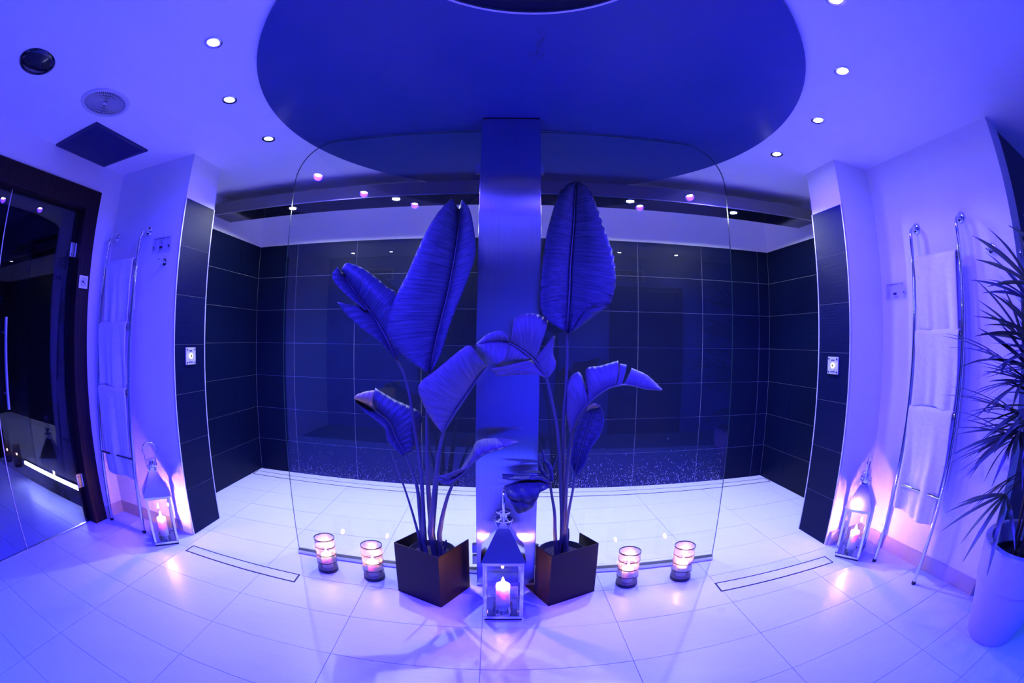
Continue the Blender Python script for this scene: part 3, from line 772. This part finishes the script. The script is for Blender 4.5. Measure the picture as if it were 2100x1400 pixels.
# low arching leaf
leaf(pa, [D(mids=[(930,989),(956,963),(976,943),(996,930),(1028,920),(1064,906)], edges=[(944,962),(966,927),(979,904),(1012,898),(1048,900),(1064,905)], dm=(1.88,1.87), de=(1.93,1.92), bulge=.015, np_=8),
          D(mids=[(958,961),(944,972),(930,989)], edges=[(943,961),(917,971),(895,977)], dm=(1.88,1.88), de=(1.84,1.84), bulge=.01, np_=3, n=20),
          D(mids=[(956,963),(944,974),(930,989)], edges=[(923,994),(904,991),(895,977)], dm=(1.88,1.88), de=(1.85,1.84), bulge=.01, np_=3, n=20)],
     [(930,989),(956,963),(976,943),(996,930),(1028,920),(1064,906)], (1.875,1.866), mat=LEAFU, rr=(.006,.002))
stalk(pa, [(930,989),(918,1018),(907,1060),(901,1094)], (1.88,1.93), (.006,.012), (PLX+.045,PLY-.03,.21))
stalk(pa, [(802,925),(814,960),(828,996),(844,1045),(858,1095)], (2.0,1.96), (.003,.007), (PLX-.045,PLY-.02,.21))
stalk(pa, [(915,1107),(914,1118),(911,1128)], (2.0,2.0), (.004,.008), (PLX+.06,PLY,.22))

PRX, PRY = (B2[0]+B4[0])/2, (B2[1]+B4[1])/2
pb = thing('leafy_plant', 'tall plant with upright pleated leaf and torn drooping leaves, right of the column', 'plant', (PRX,PRY,.23), 0, 'broad-leaved plants')
leaf(pb, [D(mids=[(1162,685),(1167,610),(1170,539),(1176,467),(1179,414),(1181,376)], edges=[(1158,679),(1126,660),(1110,639),(1108,592),(1117,503),(1129,449),(1144,403),(1161,380),(1178,372)], dm=(1.97,2.06), de=(1.91,2.05), bulge=.02, pleat=.009, np_=24),
          D(mids=[(1162,685),(1167,610),(1170,539),(1176,467),(1179,414),(1181,376)], edges=[(1172,680),(1205,634),(1247,626),(1258,603),(1263,574),(1258,524),(1244,481),(1224,424),(1208,389),(1185,373)], dm=(1.97,2.06), de=(1.94,2.05), bulge=.02, pleat=.009, np_=24),
          D(mids=[(1174,678),(1188,655),(1204,633)], edges=[(1176,679),(1210,655),(1245,628)], dm=(1.93,1.93), de=(1.93,1.93), bulge=.01, np_=3, n=16)],
     [(1162,685),(1167,610),(1170,539),(1176,467),(1179,414),(1181,380)], (1.963,2.05))
stalk(pb, [(1162,685),(1163,735),(1160,806),(1156,850),(1156,909),(1154,1003),(1153,1090)], (1.97,1.98), (.006,.012), (PRX,PRY,.21))
# torn leaf drooping over the column
leaf(pb, [D(mids=[(1044,702),(1056,708),(1075,722),(1098,738)], edges=[(1050,690),(1056,652),(1090,642),(1126,654)], dm=(1.90,1.92), de=(1.90,1.95), bulge=.02, np_=10),
          D(mids=[(1096,736),(1108,756),(1120,775)], edges=[(1124,702),(1138,688),(1134,724),(1141,748),(1128,772)], dm=(1.92,1.93), de=(1.95,1.94), bulge=.01, np_=6, n=26),
          D(mids=[(1044,703),(1060,711),(1088,734)], edges=[(1036,738),(1050,737),(1082,737)], dm=(1.90,1.92), de=(1.86,1.91), bulge=.01, np_=5, n=22),
          D(mids=[(1090,737),(1100,745),(1118,772)], edges=[(1007,756),(1020,770),(1050,769),(1100,768),(1117,774)], dm=(1.92,1.93), de=(1.83,1.91), bulge=.015, np_=6, n=28),
          D(mids=[(1044,702),(1020,700),(1000,702),(980,706)], edges=[(1036,738),(1016,746),(992,724),(974,708)], dm=(1.90,1.84), de=(1.82,1.82), bulge=.02, np_=6, n=26),
          D(mids=[(1044,702),(1020,700),(1000,702),(980,706)], edges=[(1042,690),(1026,678),(1000,685),(976,705)], dm=(1.90,1.84), de=(1.88,1.86), bulge=.01, np_=6, n=26)],
     [(1120,775),(1108,756),(1090,734),(1064,714),(1042,702)], (1.925,1.893), mat=LEAFU, rr=(.006,.003))
stalk(pb, [(1120,774),(1126,796),(1136,840),(1143,880),(1147,930),(1150,1000),(1154,1090)], (1.93,1.96), (.006,.010), (PRX-.02,PRY-.015,.21))
# torn leaf arching right
leaf(pb, [D(mids=[(1174,884),(1186,855),(1205,830)], edges=[(1168,886),(1161,850),(1161,814),(1164,781),(1188,762),(1203,800)], dm=(1.93,1.93), de=(1.97,1.98), bulge=.02, np_=9, n=30),
          D(mids=[(1207,829),(1224,811),(1249,795),(1263,791)], edges=[(1203,800),(1202,757),(1230,750),(1268,739)], dm=(1.93,1.92), de=(1.97,1.97), bulge=.015, np_=9, n=30),
          D(mids=[(1264,791),(1275,789)], edges=[(1271,745),(1286,748)], dm=(1.92,1.92), de=(1.98,1.98), bulge=.005, np_=3, n=10),
          D(mids=[(1278,789),(1293,789),(1324,797),(1356,800)], edges=[(1295,754),(1324,767),(1343,783),(1357,797)], dm=(1.92,1.90), de=(1.96,1.92), bulge=.012, np_=6, n=26),
          D(mids=[(1174,884),(1186,855),(1224,811),(1271,790),(1324,797),(1356,800)], edges=[(1176,882),(1190,852),(1228,808),(1272,788),(1324,796),(1356,800)], dm=(1.93,1.90), de=(1.98,1.92), bulge=0, np_=6, n=26)],
     [(1174,884),(1186,855),(1202,833),(1224,811),(1249,795),(1271,790),(1293,789),(1324,797),(1356,800)], (1.924,1.896), mat=LEAFU, rr=(.007,.002))
stalk(pb, [(1174,884),(1170,909),(1164,956),(1160,1019),(1158,1090)], (1.93,1.96), (.007,.011), (PRX+.015,PRY-.015,.21))
# low dark leaf
leaf(pb, [D(mids=[(1180,972),(1183,953),(1196,909),(1211,862),(1221,830)], edges=[(1181,976),(1199,953),(1211,921),(1230,893),(1239,862),(1235,840),(1224,828)], dm=(1.90,1.90), de=(1.85,1.87), bulge=-.01, np_=10),
          D(mids=[(1180,972),(1183,953),(1196,909),(1211,862),(1221,830)], edges=[(1176,962),(1170,940),(1177,896),(1192,855),(1208,833),(1220,828)], dm=(1.90,1.90), de=(1.87,1.88), bulge=-.01, np_=10)],
     [(1180,975),(1183,953),(1196,909),(1211,862),(1221,832)], (1.895,1.895), rr=(.005,.002))
leaf(pb, [D(mids=[(1200,845),(1212,838),(1226,836)], edges=[(1207,832),(1219,826),(1232,832)], dm=(1.885,1.885), de=(1.875,1.875), bulge=.004, np_=3, n=12, mm=5)], mat=LEAFB, label='browned torn leaf tip')
stalk(pb, [(1180,975),(1174,1009),(1166,1050),(1161,1090)], (1.90,1.95), (.005,.008), (PRX+.02,PRY-.03,.21))
# crumpled low leaf over the lantern
leaf(pb, [D(mids=[(1126,986),(1110,976),(1092,973),(1060,972),(1030,971)], edges=[(1124,990),(1108,984),(1088,984),(1056,984),(1031,982)], dm=(1.92,1.93), de=(1.90,1.88), bulge=.02, np_=4, n=32),
          D(mids=[(1126,988),(1112,984),(1096,984),(1066,986),(1034,996)], edges=[(1122,1000),(1108,1010),(1098,1026),(1075,1030),(1043,1022)], dm=(1.92,1.90), de=(1.86,1.84), bulge=.035, pleat=.006, np_=4, n=32),
          D(mids=[(1102,1014),(1088,1024),(1058,1026),(1045,1022)], edges=[(1094,1038),(1084,1046),(1062,1052),(1050,1034)], dm=(1.87,1.84), de=(1.88,1.86), bulge=.02, np_=4, n=22),
          D(mids=[(1126,984),(1110,974),(1092,970),(1064,968)], edges=[(1122,974),(1106,966),(1090,964),(1066,967)], dm=(1.92,1.93), de=(1.97,1.98), bulge=.0, np_=5, n=24),
          D(mids=[(1128,987),(1126,965),(1112,940),(1113,921)], edges=[(1136,985),(1132,955),(1120,942),(1114,921)], dm=(1.92,1.95), de=(1.90,1.94), bulge=.01, np_=4, n=20),
          D(mids=[(1128,987),(1120,970),(1108,950),(1107,928)], edges=[(1118,975),(1108,968),(1103,950),(1106,928)], dm=(1.92,1.95), de=(1.94,1.96), bulge=.01, np_=4, n=20),
          D(mids=[(1131,965),(1138,948),(1145,931)], edges=[(1133,968),(1140,950),(1145,931)], dm=(1.92,1.94), de=(1.92,1.94), bulge=0, np_=2, n=12, mm=4)],
     [(1128,988),(1110,979),(1092,975),(1060,973),(1030,972)], (1.915,1.915), rr=(.005,.002))
stalk(pb, [(1128,988),(1131,1012),(1137,1050),(1138,1090)], (1.92,1.94), (.005,.009), (PRX-.03,PRY-.025,.21))
stalk(pb, [(1166,1083),(1166,1100),(1163,1115)], (2.0,2.0), (.003,.006), (PRX+.03,PRY,.22))

# ------------------------------------------------------------------ palm in a tall pot
PX, PY = 2.165, .55
pot = thing('plant_pot', 'tall round white plant pot with a wide collar at the right edge', 'plant pot', (PX,PY,0))
PRr = .268
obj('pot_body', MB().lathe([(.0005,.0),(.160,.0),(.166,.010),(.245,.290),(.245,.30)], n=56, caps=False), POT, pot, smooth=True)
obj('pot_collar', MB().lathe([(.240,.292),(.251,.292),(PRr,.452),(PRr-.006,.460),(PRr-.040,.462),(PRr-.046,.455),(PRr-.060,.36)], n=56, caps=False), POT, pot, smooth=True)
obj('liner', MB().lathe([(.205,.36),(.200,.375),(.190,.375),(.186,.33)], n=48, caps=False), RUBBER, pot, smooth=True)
obj('soil', MB().lathe([(.0005,.352)]+[(.215*k/6,.350+.005*math.sin(5*k)) for k in range(1,7)], n=32, caps=False), SOIL, pot, smooth=True)
palm = thing('lady_palm', 'dark green palm with narrow fanned leaflets growing in the white pot', 'plant', (PX,PY,.352))
rnd = random.Random(11)
canes = []
for k in range(7):
    a = 2*PI*k/7+.4; r0 = .05+.05*rnd.random(); top = (.98,.80,.62,.90,.72,1.02,.66)[k]
    p0 = Vector((r0*math.cos(a), r0*math.sin(a), -.01)); p1 = Vector((r0*1.6*math.cos(a)+rnd.uniform(-.03,.03), r0*1.6*math.sin(a)+rnd.uniform(-.03,.03), top))
    mid = (p0+p1)/2+Vector((rnd.uniform(-.02,.02), rnd.uniform(-.02,.02), 0))
    obj('cane', MB().tube([tuple(q) for q in spline([p0,mid,p1], 12)], [.010-.003*i/11 for i in range(12)], 8), PALMS, palm, smooth=True)
    canes.append((p0,mid,p1))
def leaflet_mesh(L, W, droop):
    m = MB(); n = 9; P = []
    for i in range(n):
        s = i/(n-1); w_ = W*min(1,.3+3*s)*(1 if s < .65 else max(.12, 1-2.5*(s-.65)))
        c = Vector((L*s, 0, -droop*L*s*s))
        P.append([(c.x,-w_,c.z+.25*w_),(c.x,0,c.z),(c.x,w_,c.z+.25*w_)])
    m.grid(P); me = bpy.data.meshes.new('leaflet'); me.from_pydata(m.v,[],m.f); me.materials.append(PALM)
    me.polygons.foreach_set('use_smooth',[True]*len(me.polygons)); return me
LM = [leaflet_mesh(L, W, d) for L, W, d in ((.30,.013,.10),(.35,.014,.22),(.27,.011,.35),(.38,.0135,.15))]
fronds = []
for k in range(36):
    p0, mid, p1 = canes[k % 7]; f = (1.0, .93, .80, .88, .68, .97)[(k//7) % 6]
    az = 2*PI*(k*.382)+rnd.uniform(-.3,.3)
    # more of the crown grows into the open room than towards the wall
    if math.cos(az-math.radians(150)) < -.35: az = math.radians(150)+rnd.uniform(-1.7,1.7)
    el = rnd.uniform(-.25,.35)+(f-.80)*4.2
    fronds.append((p0.lerp(p1, f), az, max(-.45, min(1.25, el)), rnd.uniform(.16,.27)))
for b, az, el, Lp in fronds:
    d = Vector((math.cos(az)*math.cos(el), math.sin(az)*math.cos(el), math.sin(el))); e = b+d*Lp
    if PX+e.x > WR-.10 and PY+e.y > .80: continue
    fr = obj('frond', MB().tube([tuple(b), tuple(b.lerp(e,.5)+Vector((0,0,.015))), tuple(e)], [.0035,.003,.0025], 6), PALMS, palm, smooth=True)
    side = d.cross(Vector((0,0,1))).normalized(); upv = side.cross(d).normalized(); nl = rnd.choice((7,8,8,9))
    for q in range(nl):
        ang = (q/(nl-1)-.5)*2*1.2
        x_ = (d*math.cos(ang)+side*math.sin(ang)+upv*rnd.uniform(-.15,.15)).normalized()
        z_ = (upv-x_*upv.dot(x_)).normalized(); y_ = z_.cross(x_)
        tip = e+x_*.36; k2 = 1.0
        if PX+tip.x > WR-.02 and PY+tip.y > .80: k2 = (WR-.03-PX-e.x)/max(.001,tip.x-e.x)
        if k2 < .3: continue
        o = bpy.data.objects.new('leaflet', rnd.choice(LM)); COL.objects.link(o); o.parent = fr
        Mx = Matrix((x_,y_,z_)).transposed().to_4x4(); Mx.translation = e
        o.matrix_local = Mx @ Matrix.Scale(min(1,k2),4)

# ------------------------------------------------------------------ fittings on ceiling and walls
sp = thing('ceiling_speaker', 'round pale ceiling speaker with a fine radial grille', 'speaker', (-1.975,1.262,CZ))
obj('frame_ring', MB().lathe([(.134,-.004),(.138,-.009),(.156,-.008),(.162,.0),(.134,.0)], n=64, caps=False), GRILLE, sp, smooth=True)
obj('backing', MB().lathe([(.0005,-.001),(.136,-.001)], n=48, caps=False), RUBBER, sp)
rb = MB()
for k in range(64):
    a = 2*PI*k/64; c, s_ = math.cos(a), math.sin(a)
    r0 = .03 if k % 2 else .012; wd = .0015
    vs = [(c*r-s_*o*wd*(r/.08), s_*r+c*o*wd*(r/.08), z) for r in (r0,.135) for o in (-1,1) for z in (-.006,-.003)]
    rb.add(vs, [(0,2,6,4),(1,5,7,3),(0,4,5,1),(2,3,7,6)])
for r in (.045,.075,.105): rb.lathe([(r-.001,-.006),(r+.001,-.006),(r+.001,-.003),(r-.001,-.003)], n=48, caps=False)
obj('grille_ribs', rb, GRILLE, sp, kind='stuff')
obj('hub', MB().lathe([(.0005,-.007),(.014,-.006),(.014,-.002)], n=20, caps=False), GRILLE, sp, smooth=True)
rl = thing('round_lamp', 'unlit dark round ceiling lamp near the upper left corner', 'lamp', (-1.98,.689,CZ))
obj('bezel', MB().lathe([(.092,-.010),(.100,-.014),(.113,-.008),(.117,.0)], n=48, caps=False), DARKGLASS, rl, smooth=True)
obj('lens', MB().lathe([(.0005,-.022),(.05,-.019),(.094,-.009)], n=40, caps=False), DARKGLASS, rl, smooth=True)
vx0, vx1, vy0, vy1 = -2.70, -2.192, 1.385, 1.911
av = thing('ceiling_vent', 'square dark slatted air vent in the ceiling above the glass door', 'air vent', ((vx0+vx1)/2,(vy0+vy1)/2,CZ))
hx, hy = (vx1-vx0)/2, (vy1-vy0)/2
obj('backing', MB().box((-hx+.01,-hy+.01,-.002),(hx-.01,hy-.01,0)), RUBBER, av)
for s in (-1,1):
    obj('frame_bar', MB().box((-hx,s*(hy-.011)-.011,-.012),(hx,s*(hy-.011)+.011,0)), SLAT, av)
    obj('frame_bar', MB().box((s*(hx-.011)-.011,-hy+.022,-.012),(s*(hx-.011)+.011,hy-.022,0)), SLAT, av)
for k in range(22):
    y = -hy+.034+k*(2*hy-.068)/21
    obj('slat', MB().add([(-hx+.022,y-.008,-.004),(hx-.022,y-.008,-.004),(hx-.022,y+.006,-.013),(-hx+.022,y+.006,-.013),(-hx+.022,y-.008,-.006),(hx-.022,y-.008,-.006),(hx-.022,y+.006,-.015),(-hx+.022,y+.006,-.015)],
        [(0,1,2,3),(7,6,5,4),(0,4,5,1),(2,6,7,3),(1,5,6,2),(0,3,7,4)]), SLAT, av)

def local_thing(name, lab, cat, loc, rz, group=None): return thing(name, lab, cat, loc, rz, group)
def sign(loc, rz, lab, plan):
    t = thing('acrylic_sign', lab, 'sign', loc, rz, 'acrylic wall signs'); W, Hh = .092, .052
    obj('sheet', MB().box((-W,-.022,-Hh),(W,-.019,Hh)), ACRYL, t)
    for s in (-1,1): obj('standoff', MB().tube([(s*(W-.016),0,-.012),(s*(W-.016),-.026,-.012)], .0075, 12), CHROME, t, smooth=True)
    pm = MB(); y0, y1 = -.0226, -.0222
    def ln(xa,xb,za,zb): pm.box((xa,y0,za),(xb,y1,zb))
    rr_ = random.Random(2)
    x = -.070
    while x < .068:
        w_ = rr_.uniform(.004,.008); ln(x,x+w_,.037,.044); x += w_+.003+(.008 if rr_.random()<.12 else 0)
    if plan:
        ln(-.072,.060,.028,.0288); ln(.060,.0608,-.030,.028); ln(-.072,-.0712,-.030,.028); ln(-.072,.060,-.0308,-.030)
        for z in (.018,.012,.006): ln(-.020,.012,z,z+.0012)
        ln(.035,.0358,-.010,.028); ln(.035,.060,-.0108,-.010)
    else:
        ln(-.080,.080,.030,.0308)
        for z in (-.034,-.040): ln(-.02,.025,z,z+.0015)
    ln(-.018,.012,-.024,-.008)
    obj('lettering', pm, INK, t, kind='stuff')
sign((-2.101,AY,1.814), 0, 'small clear acrylic sign with a printed plan above the left hook', True)
sign((WR,1.840,1.576), -PI/2, 'small clear acrylic notice beside the right towel ladder', False)
def hook(loc, rz, lab):
    t = thing('robe_hook', lab, 'hook', loc, rz, 'chrome robe hooks')
    obj('flange', MB().tube([(0,-.012,0),(0,-.008,0),(0,-.0005,0)], [.016,.027,.029], 22), CHROME, t, smooth=True)
    obj('peg', MB().tube([(0,-.006,0),(0,-.045,.002),(0,-.070,.010)], [.008,.006,.007], 12), CHROME, t, smooth=True)
    for s in (-1,1): obj('prong', MB().tube([(0,-.020,-.004),(s*.018,-.036,-.010),(s*.028,-.045,.002)], [.005,.004,.005], 8), CHROME, t, smooth=True)
hook((-2.060,AY,1.705), 0, 'chrome robe hook on the alcove wall beside the left ladder')
hook((WR,1.030,1.729), -PI/2, 'chrome robe hook above the palm on the right wall')
hook((2.455,.858,1.700), 0, 'chrome robe hook on the narrow wall end at the right edge')
def button(loc, rz, lab):
    t = thing('shower_button', lab, 'control panel', loc, rz, 'shower button panels')
    obj('plate', MB().box((-.053,-.007,-.053),(.053,0,.053)), PLATE, t, bevel=.0015)
    for sx in (-1,1):
        for sz in (-1,1): obj('screw', MB().tube([(sx*.040,-.007,sz*.040),(sx*.040,-.010,sz*.040)], .006, 10), CHROME, t, smooth=True)
    obj('lit_ring', MB().lathe([(.0085,-.001),(.015,-.001),(.015,.004),(.0085,.004)], n=24, caps=False), BUTTON, t).matrix_local = Matrix.Translation((0,-.009,0)) @ Matrix.Rotation(PI/2,4,'X')
    obj('button', MB().tube([(0,-.007,0),(0,-.013,0)], .0080, 18), CHROME, t, smooth=True)
    pm = MB()
    for k in range(6): pm.box((-.022+k*.0075,-.0076,-.042),(-.017+k*.0075,-.0070,-.034)); 
    for k in range(4): pm.box((-.016+k*.008,-.0076,.028),(-.010+k*.008,-.0070,.036))
    obj('lettering', pm, INK, t, kind='stuff')
button((XL+.0012,2.313,1.131), PI/2, 'small steel shower control with glowing button on the left pillar')
button((XR-.0012,2.155,1.124), -PI/2, 'small steel shower control with glowing button on the right pillar')
# sticker on the door frame
st = thing('pictogram_sticker', 'white prohibition sticker with crossed pictogram on the dark door frame', 'sticker', (WL+.012,1.888,1.594), PI/2)
obj('sheet', MB().box((-.043,-.0012,-.041),(.043,0,.041)), PAPER, st)
pm = MB(); n = 32
for k in range(n):
    a, b = 2*PI*k/n, 2*PI*(k+1)/n
    pm.add([(r*math.cos(q), -.0016, r*math.sin(q)) for q in (a,b) for r in (.024,.0275)], [(0,1,3,2)])
pm.add([(-.018,-.0016,-.020),(-.015,-.0016,-.022),(.018,-.0016,.020),(.015,-.0016,.022)], [(0,1,2,3)])
pm.add([(-.022,-.0017,.002),(-.006,-.0017,.011),(.002,-.0017,.006),(.014,-.0017,-.008),(.020,-.0017,-.013),(.010,-.0017,-.012),(-.003,-.0017,-.003),(-.012,-.0017,-.002)], [tuple(range(8))])
obj('pictogram', pm, INK, st, kind='stuff')
# light bar in the cabin
lb = thing('light_bar', 'glowing white light bar low in the cabin behind the glass door', 'light bar', (-3.50,1.935,.16))
obj('diffuser', MB().box((-.60,-.012,-.013),(.58,0,.013)), LEDM, lb)
obj('channel', MB().box((-.61,0,-.017),(.59,.018,.017)), SATIN, lb)
